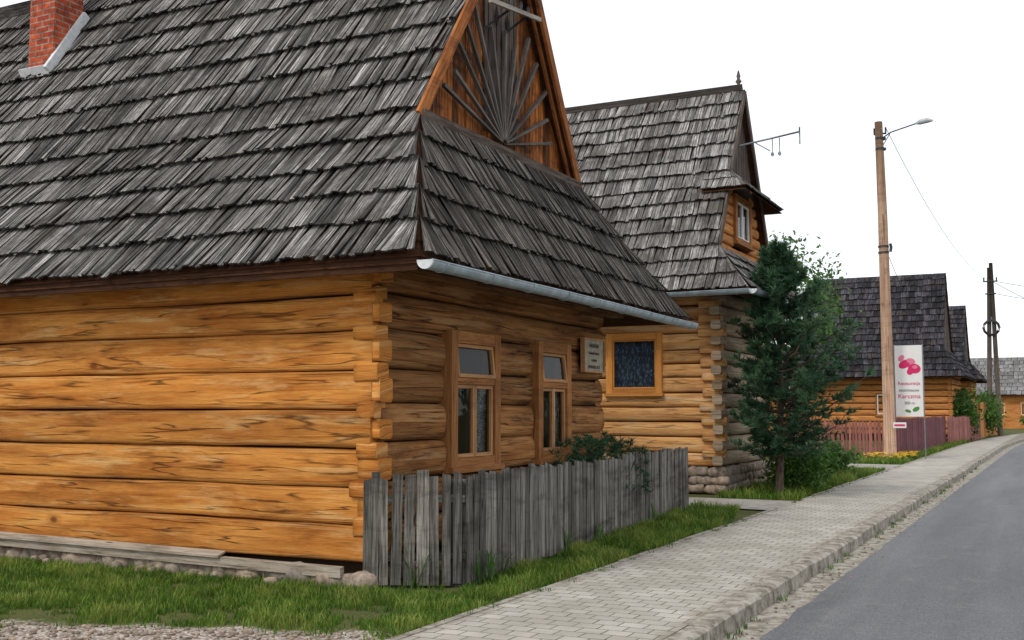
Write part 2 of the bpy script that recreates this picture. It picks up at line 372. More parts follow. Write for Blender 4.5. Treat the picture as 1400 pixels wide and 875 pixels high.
def deck(mb,L,R):
    for i in range(len(L)-1): 
        p=[V(L[i]),V(R[i]),V(R[i+1]),V(L[i+1])]
        mb.face([q-V((0,0,.012)) for q in p],None,.3)
        mb.face([q-V((0,0,.07)) for q in p][::-1],None,.3)

def window(par,o,R,U,N,w,h,tr=.36,cols=2,fm='frame',sm='sash',cas=.09,proud=.05,cur=1,sillw=.06,cm='curtain',bm='dark',q=.048):
    o=V(o);R=V(R);U=V(U);N=V(N);f=MB();s=MB();g=MB();c=MB();k=MB()
    def b(mb,s0,s1,z0,z1,d0,d1,ax):
        p=o+R*s0+U*z0+N*d0;a=R*(s1-s0);bb=U*(z1-z0);d=N*(d1-d0)
        mb.box(p,a,bb,d) if ax=='s' else mb.box(p,bb,d,a)
    b(f,0,cas,0,h,-.15,proud,'z');b(f,w-cas,w,0,h,-.15,proud,'z')
    b(f,cas,w-cas,h-cas,h,-.15,proud-.004,'s');b(f,cas,w-cas,0,cas*.7,-.15,proud-.004,'s')
    b(f,-.03,w+.03,-sillw,0,-.1,proud+.04,'s')
    zt=h-cas-(h-cas*1.7)*tr if tr else h-cas
    if tr: b(f,cas,w-cas,zt-.035,zt+.035,-.1,proud-.008,'s')
    cells=[]
    if tr: cells.append((cas,w-cas,zt+.035,h-cas,1))
    zl=cas*.7;zu=zt-.035 if tr else zt;cw=(w-2*cas)/cols
    for i in range(cols): cells.append((cas+cw*i,cas+cw*(i+1),zl,zu,0))
    for (a,e,z0,z1,top) in cells:
        g0=.004
        T=(lambda z,d:(z,d+(z1-z)*.10)) if top else (lambda z,d:(z,d))
        P=lambda x,z,d:(lambda zz,dd:o+R*x+U*zz+N*dd)(*T(z,d))
        def bx(x0,x1,za,zb,d0,d1,ax):
            if ax=='z': s.hexa([P(x0,za,d0),P(x1,za,d0),P(x1,za,d1),P(x0,za,d1),P(x0,zb,d0),P(x1,zb,d0),P(x1,zb,d1),P(x0,zb,d1)])
            else: s.hexa([P(x0,za,d0),P(x0,zb,d0),P(x0,zb,d1),P(x0,za,d1),P(x1,za,d0),P(x1,zb,d0),P(x1,zb,d1),P(x1,za,d1)])
        bx(a+g0,a+q,z0+g0,z1-g0,-.02,.03,'z');bx(e-q,e-g0,z0+g0,z1-g0,-.02,.03,'z')
        bx(a+q,e-q,z1-q,z1-g0,-.02,.028,'s');bx(a+q,e-q,z0+g0,z0+q,-.02,.028,'s')
        g.face([P(a+q,z0+q,0),P(e-q,z0+q,0),P(e-q,z1-q,0),P(a+q,z1-q,0)])
    P=lambda x,z,dd:o+R*x+U*z+N*dd
    k.face([P(cas,0,-.148),P(w-cas,0,-.148),P(w-cas,h,-.148),P(cas,h,-.148)])
    if cur:
        n=36;spans=[(cas,w-cas)] if cur==2 else [(cas,cas+.2*(w-2*cas)),(w-cas-.24*(w-2*cas),w-cas)]
        htop=h-.08 if not tr else zt
        for (a,e) in spans:
            for i in range(n):
                x0=a+(e-a)*i/n;x1=a+(e-a)*(i+1)/n;d0=-.09+.018*math.sin(i*1.1);d1=-.09+.018*math.sin((i+1)*1.1)
                c.face([P(x0,.06,d0),P(x1,.06,d1),P(x1,htop,d1),P(x0,htop,d0)],None,.5,True)
        build('curtain',c,M[cm],par)
    build('window_frame',f,M[fm],par);build('window_sash',s,M[sm],par);build('window_glass',g,M['glass'],par);build('window_recess',k,M[bm],par)

def logwall(mb,p0,p1,z0,z1,n,out,depth=.22,ex=4,ops=(),wob=.012,gap=.012,jit=.02,rr=None):
    p0=V(p0);p1=V(p1);L=(p1-p0).length;a=(p1-p0)/L
    zs=[z0+(z1-z0)*i/n+(ru(-jit,jit) if 0<i<n else 0) for i in range(n+1)]
    for i in range(n):
        h=zs[i+1]-zs[i]-gap;zc=(zs[i+1]+zs[i])/2;segs=[(0,L)]
        for (s0,s1,a0,a1) in ops:
            if zs[i+1]>a0+.06 and zs[i]<a1-.06:
                ns=[]
                for (x,y) in segs:
                    if s0>x: ns.append((x,min(y,s0)))
                    if s1<y: ns.append((max(x,s1),y))
                segs=ns
        off=ru(-.02,.02);r0=rnd()
        for (x,y) in segs:
            if y-x<.06: continue
            mb.log(V((p0.x,p0.y,0))+a*x+V((0,0,zc))+V(out)*off,V((p0.x,p0.y,0))+a*y+V((0,0,zc))+V(out)*off,h,out,depth,ex,r=(r0+.13*(x>0))%1,wob=wob)
    return zs

def gutter(par,p0,p1,r=.07,mat='gutter',strap=.9,capend=True):
    mb=MB();p0=V(p0);p1=V(p1);a=(p1-p0);L=a.length;a.normalize();side=a.cross(V((0,0,1))).normalized();n=10
    def ring(p,R): return [p+side*R*math.cos(math.pi+math.pi*k/n)+V((0,0,1))*R*math.sin(math.pi+math.pi*k/n) for k in range(n+1)]
    m=max(2,int(L/1.3))
    pts=[p0+a*L*i/m+V((0,0,ru(-.008,.008))) for i in range(m+1)]
    for i in range(m):
        q0=pts[i];q1=pts[i+1]
        for R in (r,r-.006):
            A=ring(q0,R);B=ring(q1,R)
            for k in range(n): mb.face([A[k],A[k+1],B[k+1],B[k]],None,.5,True)
        for e in (0,n): 
            mb.tube([q0+side*(r-.003)*(1 if e else -1),q1+side*(r-.003)*(1 if e else -1)],.009,6,.5)
    t=.25
    while t<L:
        A=ring(p0+a*t,r+.01);B=ring(p0+a*(t+.035),r+.01)
        for k in range(n): mb.face([A[k],A[k+1],B[k+1],B[k]],None,.5,True)
        for q in (A,B): mb.face(q,None,.5)
        t+=strap
    build('gutter',mb,M[mat],par)
    c=MB();c.face(ring(p0-a*.002,r+.004),None,.5);c.face(ring(p0+a*.02,r+.004),None,.5);c.face(ring(p1+a*.002,r+.004),None,.5)
    A=ring(p0-a*.002,r+.004);B=ring(p0+a*.02,r+.004)
    for k in range(n): c.face([A[k],A[k+1],B[k+1],B[k]],None,.5)
    build('gutter_end_cap',c,M['gutter_w'],par)

def rock(mb,c,sx,sy,sz,r=None):
    if r is None:r=rnd()
    b=len(mb.v);nu,nv=9,6;sd=r*50
    for j in range(nv+1):
        for i in range(nu):
            th=2*math.pi*i/nu;ph=math.pi*j/nv
            d=V((math.sin(ph)*math.cos(th),math.sin(ph)*math.sin(th),math.cos(ph)))
            m=1+.35*noise.noise(d*1.3+V((sd,0,0)))
            e=.7
            d=V([math.copysign(abs(q)**e,q) for q in d])
            mb.v.append((c[0]+d.x*sx*m,c[1]+d.y*sy*m,c[2]+d.z*sz*m))
    for j in range(nv):
        for i in range(nu):
            i2=(i+1)%nu;mb.idx((b+j*nu+i,b+(j+1)*nu+i,b+(j+1)*nu+i2,b+j*nu+i2),[(0,0)]*4,r,True)

def gable_boards(mb,X,Y0,Y1,Yr,Zb,Zr,bw=.15,th=.03,zfloor=None,cut=None):
    def top(y): 
        t=(y-Y0)/(Yr-Y0) if y<Yr else (Y1-y)/(Y1-Yr)
        z=Zb+(Zr-Zb)*max(0,t)
        return min(z,cut) if cut else z
    y=Y0
    while y<Y1-.01:
        w=min(bw*ru(.8,1.2),Y1-y);g=.006;a=y+g;b=y+w-g;x=X+ru(-.008,.008);z0=(zfloor if zfloor is not None else Zb)
        za=max(top(a),z0+.01);zb=max(top(b),z0+.01)
        mb.hexa([(x-th,a,z0),(x,a,z0),(x,b,z0),(x-th,b,z0),(x-th,a,za),(x,a,za),(x,b,zb),(x-th,b,zb)])
        y+=w

# ================================================================== HOUSE 1
def house1():
    H=empty('log_house')
    XE=-4.97;XG=-5.88;XB=-24;YN,YF=8.08,15.75;YBN,YBF=9.54,13.62;YR=11.58;ZE,ZB,ZR=2.95,4.70,7.85
    sh=MB();dk=MB()
    nearL=[(XB,YN,ZE),(XB,YBN,ZB),(XB,YR,ZR)];nearR=[(XE,YN,ZE),(XG,YBN,ZB),(XG+.1,YR,ZR)]
    slope(sh,nearL,nearR,.48,(.035,.085),.085,.02);deck(dk,nearL,nearR)
    ymid=14.58;zmid=3.72
    farL=[(XB,YF,ZE),(XB,ymid,zmid),(XB,YBF,ZB),(XB,YR,ZR)];farR=[(XE,YF,ZE),(-5.42,ymid,zmid),(XG,YBF,ZB),(XG+.1,YR,ZR)]
    slope(sh,farL,farR,.44,(.14,.3),.05);deck(dk,farL,farR)
    build('shingle_roof',sh,M['sh'],H)
    s2=MB();skL=[(XE,YN,ZE),(-5.42,8.8,3.80),(XG,YBN,ZB)];skR=[(XE,YF,ZE),(-5.42,ymid,3.80),(XG,YBF,ZB)]
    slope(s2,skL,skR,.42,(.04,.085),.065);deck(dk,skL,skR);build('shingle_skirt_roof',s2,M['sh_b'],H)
    build('roof_deck',dk,M['soffit'],H)
    so=MB()
    y=8.2
    while y<15.55:
        so.abox(XB,-5.04,y,y+.145,3.09,3.11,'x');y+=.15
    so.abox(XB,XE-.03,YN+.02,YN+.05,ZE-.13,ZE-.005,'x')
    so.abox(XE-.05,XE-.02,YN+.06,YF-.06,ZE-.13,ZE-.005,'y')
    so.abox(XB,-5.5,8.36,8.46,2.93,3.09,'x')
    build('soffit_boards',so,M['soffit'],H)
    wn=MB();zs=logwall(wn,(XB,8.59,0),(-5.80,8.59,0),.17,3.1,8,(0,-1,0),.24,8,wob=.018,jit=.04,gap=.008)
    for i in range(8):
        zc=(zs[i]+zs[i+1])/2
        wn.log((-5.95,8.60,zc),(-5.71+ru(-.02,.02),8.60,zc),.21+ru(-.03,.03),(0,-1,0),.22,7,seg=.08)
    build('hewn_log_wall',wn,M['log_a'],H)
    cb=MB()
    for i in range(1,9):
        z=zs[i]-.02
        if i==8: z-=.06
        cb.log((-5.97+ru(-.07,.03),8.572+ru(-.01,.01),z),(-5.74+ru(-.02,.02),8.572,z+ru(-.02,.02)),.17+ru(-.04,.03),(0,-1,0),.2,6,seg=.08)
    build('corner_joint_blocks',cb,M['log_a'],H)
    ws=MB();ops=[(9.9-8.7,11.05-8.7,.97,2.39),(12.02-8.7,13.05-8.7,.97,2.39)]
    logwall(ws,(-5.75,8.7,0),(-5.75,14.3,0),.2,3.1,8,(1,0,0),.24,3.0,ops,wob=.018,jit=.015,gap=.008)
    ws.log((-5.62,8.3,3.0),(-5.62,14.8,3.0),.17,(1,0,0),.2,6)
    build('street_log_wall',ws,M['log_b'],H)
    pl=MB();pl.log((-7.0,8.40,2.99),(-5.22,8.40,2.99),.16,(0,-1,0),.16,7);build('wall_plate_beam',pl,M['soffit'],H)
    co=MB();co.abox(XB,-5.87,8.70,14.2,-.1,3.1);build('wall_core',co,M['chink'],H)
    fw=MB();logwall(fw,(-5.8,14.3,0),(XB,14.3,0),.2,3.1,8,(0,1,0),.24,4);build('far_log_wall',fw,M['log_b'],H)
    st=MB();x=-14
    while x<-5.75:
        s=ru(.07,.17);rock(st,(x,8.50+ru(-.05,.02),ru(.0,.05)),s,ru(.06,.1),ru(.07,.11));x+=s*1.35
    for _ in range(30): rock(st,(ru(-11,-5.8),8.34+ru(-.08,.06),-.0),ru(.03,.07),ru(.03,.06),ru(.03,.05))
    y=8.6
    while y<14.2:
        s=ru(.08,.16);rock(st,(-5.78,y,ru(0,.06)),.1,s,.12);y+=s*1.6
    build('stone_footing',st,M['stone'],H)
    k=MB();k.hexa([(-14,8.40,.15),(-14,8.34,.15),(-14,8.34,.22),(-14,8.40,.22),(-5.98,8.44,.07),(-5.98,8.38,.06),(-5.98,8.38,.15),(-5.98,8.44,.16)])
    k.hexa([(-13,8.32,.22),(-13,8.45,.25),(-13,8.45,.27),(-13,8.32,.24),(-7.4,8.34,.165),(-7.4,8.45,.20),(-7.4,8.45,.22),(-7.4,8.34,.185)])
    build('sill_plank',k,M['plank'],H)
    for (y0,y1) in ((9.92,11.03),(12.04,13.03)):
        window(H,(-5.75,y0,1.0),(0,1,0),(0,0,1),(1,0,0),y1-y0,1.44,tr=.33,cols=2,cas=.13,proud=.06,cur=1,q=.042)
    gb=MB();gx=-6.0;gable_boards(gb,gx,YBN+.02,YBF-.02,YR,ZB-.03,ZR-.08,.15)
    build('gable_boards',gb,M['gable'],H)
    gd=MB();gable_boards(gd,gx+.03,YR-.42,YR+.42,YR,7.0,7.75,.11,.02,zfloor=4.9)
    build('gable_centre_boards',gd,M['gable_dark'],H)
    sl_=MB()
    for yy,zz in ((YR-.14,6.35),(YR+.14,6.35),(YR,6.05)):
        sl_.face([(gx+.046,yy,zz-.13),(gx+.046,yy+.045,zz),(gx+.046,yy,zz+.13),(gx+.046,yy-.045,zz)])
    build('gable_slots',sl_,M['dark'],H)
    ry=MB();nr=13
    for i in range(nr):
        f=i/(nr-1);th=math.radians(14+152*f+ru(-1.5,1.5));ln=(1.15+.45*abs(math.sin(th*2))+.25*math.sin(th))*(1 if i%2==0 else .86)*ru(.95,1.05)
        a=V((gx+.05,YR-.02,ZB+.10));d=V((0,math.cos(th),math.sin(th)));sd=V((0,-math.sin(th),math.cos(th)))
        w0=.010;w1=.022;n=V((.045,0,0));p0=a+d*.05;p1=a+d*ln
        ry.hexa([p0-sd*w0,p0-sd*w0+n,p0+sd*w0+n,p0+sd*w0,p1-sd*w1,p1-sd*w1+n,p1+sd*w1+n,p1+sd*w1])
    build('sunburst_rays',ry,M['ray'],H)
    vb=MB()
    vb.beam((-5.84,YBN-.05,ZB-.06),(-5.76,YR,ZR-.04),.04,.13,(0,-.84,.54));vb.beam((-5.84,YBF+.05,ZB-.06),(-5.76,YR,ZR-.04),.04,.13,(0,.84,.54))
    vb.beam((-5.9,YBN+.12,ZB-.03),(-5.86,YR-.02,ZR-.2),.03,.06,(0,-.84,.54))
    vb.beam((-5.9,YBF-.12,ZB-.03),(-5.86,YR+.02,ZR-.2),.03,.06,(0,.84,.54))
    build('verge_boards',vb,M['verge'],H)
    fb=MB();fb.box((-5.96,YBN-.03,ZB-.02),(0,YBF-YBN+.06,0),(.14,0,-.06),(.03,0,.09));build('gable_base_board',fb,M['gable_dark'],H)
    rc=MB();rc.beam((XB,YR-.07,ZR+.05),(XG+.1,YR-.07,ZR+.05),.02,.2,(0,-.55,.83));rc.beam((XB,YR+.07,ZR+.05),(XG+.1,YR+.07,ZR+.05),.02,.2,(0,.55,.83));build('ridge_boards',rc,M['sh'],H)
    gutter(H,(XE+.07,YN-.02,ZE-.05),(XE+.07,YF+.02,ZE-.07),.078)
    br=MB();br.beam((-5.62,10.62,6.22),(-5.62,11.95,6.42),.04,.05);build('cable_bracket',br,M['lightwood'],H)
    bm=MB();bm.tube([(-6.0,11.15,6.1),(-5.62,11.15,6.3)],.015,6);bm.tube([(-6.0,11.6,6.15),(-5.62,11.6,6.36)],.015,6)
    for y in (10.95,11.15,11.4,11.6): bm.tube([(-5.62,y,6.33),(-5.62,y,6.42),(-5.62,y,6.47)],[.012,.03,.02],8)
    build('cable_insulators',bm,M['dmetal'],H)
    ch=MB();ch.abox(-13.1,-12.6,10.58,11.08,5.9,8.6,'z');build('brick_chimney',ch,M['brick'],H)
    cc=MB();cc.abox(-13.16,-12.54,10.52,11.14,8.55,8.68);build('chimney_cap',cc,M['kerb'],H)
    fl=MB();fl.beam((-12.58,10.47,6.36),(-12.58,11.12,7.36),.06,.12,(0,-.84,.54));fl.beam((-13.14,10.50,6.38),(-12.56,10.50,6.38),.05,.14,(0,-.5,.84));build('chimney_flashing',fl,M['gutter_w'],H)
    return H
house1()

P=empty('wall_plaque')
a=MB();a.abox(-5.70,-5.66,13.38,14.06,2.12,2.54,'y');build('board',a,M['cream'],P)
a=MB()
for y0,y1,z0,z1 in ((13.36,14.08,2.54,2.56),(13.36,14.08,2.10,2.12),(13.36,13.38,2.12,2.54),(14.06,14.08,2.12,2.54)): a.abox(-5.70,-5.64,y0,y1,z0,z1,'y')
build('rim',a,M['sash'],P)
def text(s,loc,size,rot,mat,par):
    c=bpy.data.curves.new('lettering','FONT');c.body=s;c.size=size;c.align_x='CENTER';c.extrude=.002
    o=bpy.data.objects.new('lettering',c);COL.objects.link(o);o.location=loc;o.rotation_euler=rot;c.materials.append(mat);o.parent=par
for i,(s,z) in enumerate((('ZAGRODA',.07),('Pamiatki ludowe',.055),('i rzezba',.06),('OTWARTE 9-17',.06))): text(s,(-5.655,13.72,2.44-.095*i),z,(math.pi/2,0,math.pi/2),M['ink'],P)

# ================================================================== HOUSE 2
def house2():
    H=empty('log_house');XE=-5.1;XG=-5.85;XB=-17;YN,YF=19.9,25.4;YBN,YBF=20.5,24.75;YR=22.62;ZE,ZB,ZR=3.85,4.78,8.4
    sh=MB();dk=MB()
    nL=[(XB,YN,ZE),(XB,YBN,ZB),(XB,YR,ZR)];nR=[(XE,YN,ZE),(XG,YBN,ZB),(XG+.02,YR,ZR)]
    slope(sh,nL,nR,.37,(.05,.11),.085,.024);deck(dk,nL,nR)
    fL=[(XB,YF,ZE),(XB,YBF,ZB),(XB,YR,ZR)];fR=[(XE,YF,ZE),(XG,YBF,ZB),(XG+.02,YR,ZR)]
    slope(sh,fL,fR,.37,(.2,.4),.045);deck(dk,fL,fR)
    sL=[(XE,YN,ZE),(XG,YBN,ZB)];sR=[(XE,YF,ZE),(XG,YBF,ZB)];slope(sh,sL,sR,.33,(.07,.14),.06);deck(dk,sL,sR)
    k=(ZR-ZB)/(YR-YBN)
    z1=6.45;z0=6.02;y1=YR-(ZR-z1)/k;y0=y1-.42;uL=[(-5.42,y0,z0),(XG-.02,y1,z1)];uR=[(-5.42,2*YR-y0,z0),(XG-.02,2*YR-y1,z1)]
    slope(sh,uL,uR,.28,(.07,.14),.03);deck(dk,uL,uR)
    for s in (-1,1):
        a=[(XG-.5,YR+s*(YR-y0),z0),(XG-.5,YR+s*(YR-y1),z1)];b=[(-5.42,YR+s*(YR-y0),z0),(XG-.02,YR+s*(YR-y1),z1)]
        slope(sh,a,b,.28,(.07,.14),.03);deck(dk,a,b)
    build('shingle_roof',sh,M['sh2'],H);build('roof_deck',dk,M['soffit'],H)
    so=MB();so.abox(XB,XE-.1,YN+.09,YF-.09,3.97,4.0);so.abox(XB,XE-.02,YN+.02,YN+.05,ZE-.12,ZE-.01);build('soffit_boards',so,M['soffit'],H)
    w=MB()
    zs=logwall(w,(XB,20.7,0),(-5.95,20.7,0),.5,3.95,12,(0,-1,0),.24,4,[(17-8.27,17-7.08,1.93,3.15)],jit=.025,wob=.016)
    for i in range(1,12):
        w.log((-6.28+ru(-.05,.05),20.64,zs[i]),(-5.84+ru(-.08,.06),20.64,zs[i]),.17,(0,-1,0),.2,6,seg=.12)
    build('hewn_log_wall',w,M['log_c'],H)
    w2=MB();logwall(w2,(-5.9,20.75,0),(-5.9,24.5,0),.5,3.95,12,(1,0,0),.24,2.6)
    for i in range(0,12):
        z=(zs[i]+zs[i+1])/2;w2.log((-5.83,20.5+ru(-.05,.08),z),(-5.83,20.95,z),.18,(1,0,0),.2,5,seg=.12)
    build('street_log_wall',w2,M['log_g'],H)
    co=MB();co.abox(XB,-6.02,20.82,24.4,0,4.0);build('wall_core',co,M['chink'],H)
    st=MB()
    for z in (.08,.24,.4):
        x=-13.5
        while x<-5.9:
            s=ru(.1,.2);rock(st,(x,20.72,z),s,.12,.1);x+=s*1.7
        y=20.75
        while y<24.5:
            s=ru(.1,.2);rock(st,(-5.93,y,z),.12,s,.1);y+=s*1.7
    build('stone_foundation',st,M['stone'],H)
    window(H,(-8.25,20.7,1.93),(1,0,0),(0,0,1),(0,-1,0),1.18,1.2,tr=0,cols=1,fm='frame2',sm='frame2',cas=.13,proud=.06,cur=2,cm='curtain_b',bm='bluedark',q=.03)
    g=MB();gx=-5.95
    gable_boards(g,gx,y1,2*YR-y1,YR,z1-.3,ZR-.1,.15);build('gable_boards',g,M['gable_dark'],H)
    g=MB()
    zz=ZB-.05
    while zz<6.3:
        h=.22;hw=(ZR-.2-(zz+h))/k;hw=max(hw,.3)
        win=(zz+h>5.1 and zz<6.05)
        if win:
            g.log((gx,YR-hw,zz+h/2),(gx,22.05,zz+h/2),h-.01,(1,0,0),.2,3);g.log((gx,23.3,zz+h/2),(gx,YR+hw,zz+h/2),h-.01,(1,0,0),.2,3)
        else: g.log((gx,YR-hw,zz+h/2),(gx,YR+hw,zz+h/2),h-.01,(1,0,0),.2,3)
        zz+=h
    build('upper_log_wall',g,M['log_d'],H)
    window(H,(gx,22.02,5.08),(0,1,0),(0,0,1),(1,0,0),1.3,1.0,tr=0,cols=2,fm='frame',sm='white',cas=.14,proud=.06,cur=2,q=.035)
    bk=MB();bk.face([(gx-.25,YBN+.1,ZB),(gx-.25,YBF-.1,ZB),(gx-.25,YR,ZR-.1)]);build('gable_backing',bk,M['dark'],H)
    vb=MB()
    vb.beam((-5.83,YBN,ZB-.06),(-5.82,YR,ZR-.04),.04,.13,(0,-.86,.5));vb.beam((-5.83,YBF,ZB-.06),(-5.82,YR,ZR-.04),.04,.13,(0,.86,.5))
    build('verge_boards',vb,M['gable_dark'],H)
    f=MB();f.tube([(-5.95,YR,8.35),(-5.95,YR,8.55),(-5.95,YR,8.6),(-5.95,YR,8.66),(-5.95,YR,8.72),(-5.95,YR,8.85)],[.03,.03,.07,.03,.045,.008],8);build('ridge_finial',f,M['ray'],H)
    rc=MB();rc.beam((XB,YR-.06,ZR+.05),(XG,YR-.06,ZR+.05),.02,.14,(0,-.5,.86));build('ridge_boards',rc,M['ray'],H)
    gutter(H,(XE+.05,YN-.07,ZE-.03),(XB,YN-.07,ZE-.05),.085);gutter(H,(XE+.08,YN-.1,ZE-.03),(XE+.08,YF,ZE-.06),.085)
    b=MB();b.tube([(-5.95,22.6,7.2),(-5.3,22.6,7.28),(-4.68,22.6,7.36)],.02,6);b.tube([(-4.68,22.6,7.46),(-4.68,22.6,7.1)],.016,6);b.tube([(-5.6,22.6,7.22),(-5.3,22.6,7.02)],.012,6)
    for x in (-5.25,-5.1): b.tube([(x,22.6,7.28),(x,22.6,7.0),(x,22.6,6.94),(x,22.6,6.9)],[.01,.01,.04,.02],6)
    build('cable_bracket',b,M['metal'],H)
house2()

# ================================================================== far houses
def farhouse(xs,xb,YN,YF,ZE,ZR,mat,wall,expo=.4,ww=(.15,.3),gin=1.1,hb=1.3):
    H=empty('log_house');YR=(YN+YF)/2;k0=(YF-YN)/2;yb=YN+k0*.28;yf=YF-k0*.28;ZB=ZE+(ZR-ZE)*.26;XG=xs-gin;XG2=xb+gin
    sh=MB();dk=MB()
    for (a,b) in ((YN,yb),(YF,yf)):
        L=[(xb,a,ZE),(XG2,b,ZB),(XG2,YR,ZR)];R=[(xs,a,ZE),(XG,b,ZB),(XG,YR,ZR)];slope(sh,L,R,expo,ww,.09);deck(dk,L,R)
    L=[(xs,YN,ZE),(XG,yb,ZB)];R=[(xs,YF,ZE),(XG,yf,ZB)];slope(sh,L,R,expo,ww,.05);deck(dk,L,R)
    build('shingle_roof',sh,M[mat],H);build('roof_deck',dk,M['soffit'],H)
    w=MB();o=.75;logwall(w,(xb+o,YN+o,0),(xs-o,YN+o,0),.3,ZE+.3,10,(0,-1,0),.22,3,gap=.03);logwall(w,(xs-o,YN+o,0),(xs-o,YF-o,0),.3,ZE+.3,10,(1,0,0),.22,3,gap=.03)
    build('log_wall',w,M[wall],H)
    c=MB();c.abox(xb+o+.1,xs-o-.1,YN+o+.1,YF-o-.1,-.1,ZE+.4);build('wall_core',c,M['chink'],H)
    g=MB();gable_boards(g,XG-.1,yb,yf,YR,ZB-.1,ZR-.1,.3);build('gable_boards',g,M['gable_dark'],H)
    window(H,(xb+o+(xs-xb)*.45,YN+o,1.3),(1,0,0),(0,0,1),(0,-1,0),1.0,1.2,tr=0,cols=2,fm='frame',sm='white',cur=2)
    return H
farhouse(-4.35,-14.0,60,67.2,3.3,9.05,'sh3','log_d')
farhouse(-4.75,-14.0,79,86,3.6,8.9,'sh3','log_d')
def cottage(x0,x1,y0,y1,ze,zr,mat='sh4',wm='plaster'):
    H=empty('cottage');ym=(y0+y1)/2;sh=MB();dk=MB()
    for y in (y0,y1):
        L=[(x0,y,ze),(x0+.8,ym,zr)];R=[(x1,y,ze),(x1-.8,ym,zr)];slope(sh,L,R,.5,(.3,.5),.05);deck(dk,L,R)
    build('roof',sh,M[mat],H);build('roof_deck',dk,M['soffit'],H)
    w=MB();w.abox(x0+.6,x1-.6,y0+.6,y1-.6,-.2,ze+.2);build('walls',w,M[wm],H)
    g=MB();
    for xx in (x0+.8,x1-.8): g.face([(xx,y0+.3,ze),(xx,y1-.3,ze),(xx,ym,zr-.1)])
    build('gables',g,M['plaster'],H)
    for i in range(4): window(H,(x0+1.3+i*(x1-x0-3)/3.5,y0+.6,1.1),(1,0,0),(0,0,1),(0,-1,0),1.0,1.2,tr=0,cols=2,fm='frame2',sm='white',cur=2)
cottage(-11,-.6,104,112,2.9,6.3,'sh4','log_d')
cottage(-32,-20,90,99,3,7,'sh3','log_d')

# ================================================================== ground / road
def c(Y): return .0016*max(0,Y-50)**2
ys=[-60,-30,-10,0,5,10,15,20,25,30,35,40,45,50]+list(range(54,200,4))+[260,400,800]
def strip(mb,xa,za,xb,zb,ys=ys):
    for i in range(len(ys)-1):
        y0,y1=ys[i],ys[i+1];c0,c1=c(min(y0,200)),c(min(y1,200))
        f=lambda x,cc:x if abs(x)>=300 else x+cc
        mb.face([(f(xa,c0),y0,za),(f(xb,c0),y0,zb),(f(xb,c1),y1,zb),(f(xa,c1),y1,za)],None,.5)
g=MB();strip(g,-800,-.03,-2.5,-.03);strip(g,-2.5,-.03,-2.47,-.16);strip(g,-2.47,-.16,5.2,-.16);strip(g,5.2,-.16,5.25,-.03);strip(g,5.25,-.03,800,-.03)
build('ground',g,M['ground'])
g=MB();fy=[-60+.0];yy=-10.0
while yy<60: fy.append(yy);yy+=.12
fy+=[q for q in ys if q>60]
for i in range(len(fy)-1):
    y0,y1=fy[i],fy[i+1];e=lambda y:(-2.11+.035*noise.noise(V((0,y*1.7,0)))+.02*noise.noise(V((3,y*7,0)))) if y<60 else -2.11
    c0,c1=c(min(y0,200)),c(min(y1,200))
    g.face([(e(y0)+c0,y0,-.125),(5+c0,y0,-.125),(5+c1,y1,-.125),(e(y1)+c1,y1,-.125)],None,.5)
build('asphalt_road',g,M['asphalt'])
g=MB();strip(g,-2.42,-.132,-2.04,-.130);build('road_gutter_strip',g,M['gutterstrip'])
g=MB();strip(g,-4.2,0,-2.56,0);strip(g,-4.2,-.06,-4.2,0);build('paved_sidewalk',g,M['paver'])
k=MB();y=-8.0
while y<150:
    cc=c(y);c2=c(y+.99);z=ru(-.009,.009);dx=ru(-.012,.012);e2=ru(-.006,.006)
    if y<34:
        n=9
        for j in range(n):
            ya=y+.98*j/n;yb=y+.98*(j+1)/n
            def pr(yy_,last):
                ch=.022*max(0,noise.noise(V((1,yy_*6,0)))-.05)*2+.003*noise.noise(V((5,yy_*15,0)));zz=.010+z+e2*(yy_-y)
                return [(-2.56+dx,yy_,-.2),(-2.385+dx,yy_,-.2),(-2.395+dx-ch*.3,yy_,-.012+z-ch),(-2.43+dx-ch,yy_,zz-ch*.1),(-2.56+dx,yy_,zz)]
            A=pr(ya,0);B=pr(yb,1)
            for q in range(1,4): k.face([A[q],B[q],B[q+1],A[q+1]],None,.5)
            if j==0: k.face(A,None,.5)
            if j==n-1: k.face(B,None,.5)
    else: k.hexa([(-2.56+cc+dx,y,-.2),(-2.39+cc+dx,y,-.2),(-2.42+cc+dx,y,.008+z),(-2.56+cc+dx,y,.012+z),(-2.56+c2+dx,y+.98,-.2),(-2.39+c2+dx,y+.98,-.2),(-2.42+c2+dx,y+.98,.008+z+e2),(-2.56+c2+dx,y+.98,.012+z+e2)])
    y+=1.0
build('kerb',k,M['kerb'])
k=MB();y=-8.0
while y<110:
    if not(17.9<y<19.6):
        cc=c(y);c2=c(y+.99);z=ru(-.012,.006);d2=ru(-.012,.008);k.hexa([(-4.27+cc,y,-.1),(-4.205+cc,y,-.1),(-4.205+cc,y,.01+z),(-4.27+cc,y,.01+z),(-4.27+c2+d2,y+.98,-.1),(-4.205+c2,y+.98,-.1),(-4.205+c2,y+.98,.01+z),(-4.27+c2+d2,y+.98,.01+z)])
    y+=1.0
build('edging_stones',k,M['kerb'])
p=MB();p.face([(-9,18.2,-.006),(-4.21,17.7,-.006),(-4.21,19.7,-.006),(-9,19.6,-.006)]);p.face([(-10,31,-.006),(-4.21,31,-.006),(-4.21,34,-.006),(-10,34,-.006)]);build('concrete_path',p,M['drive'])
gv=MB()
for _ in range(1100):
    x=ru(-9,-4.3);ly=6.8+.333*(x+4.2);y=ly-abs(random.gauss(0,.9))+.1;s=ru(.008,.022)
    rock(gv,(x,y,-.022),s,s*ru(.7,1.2),s*.6)
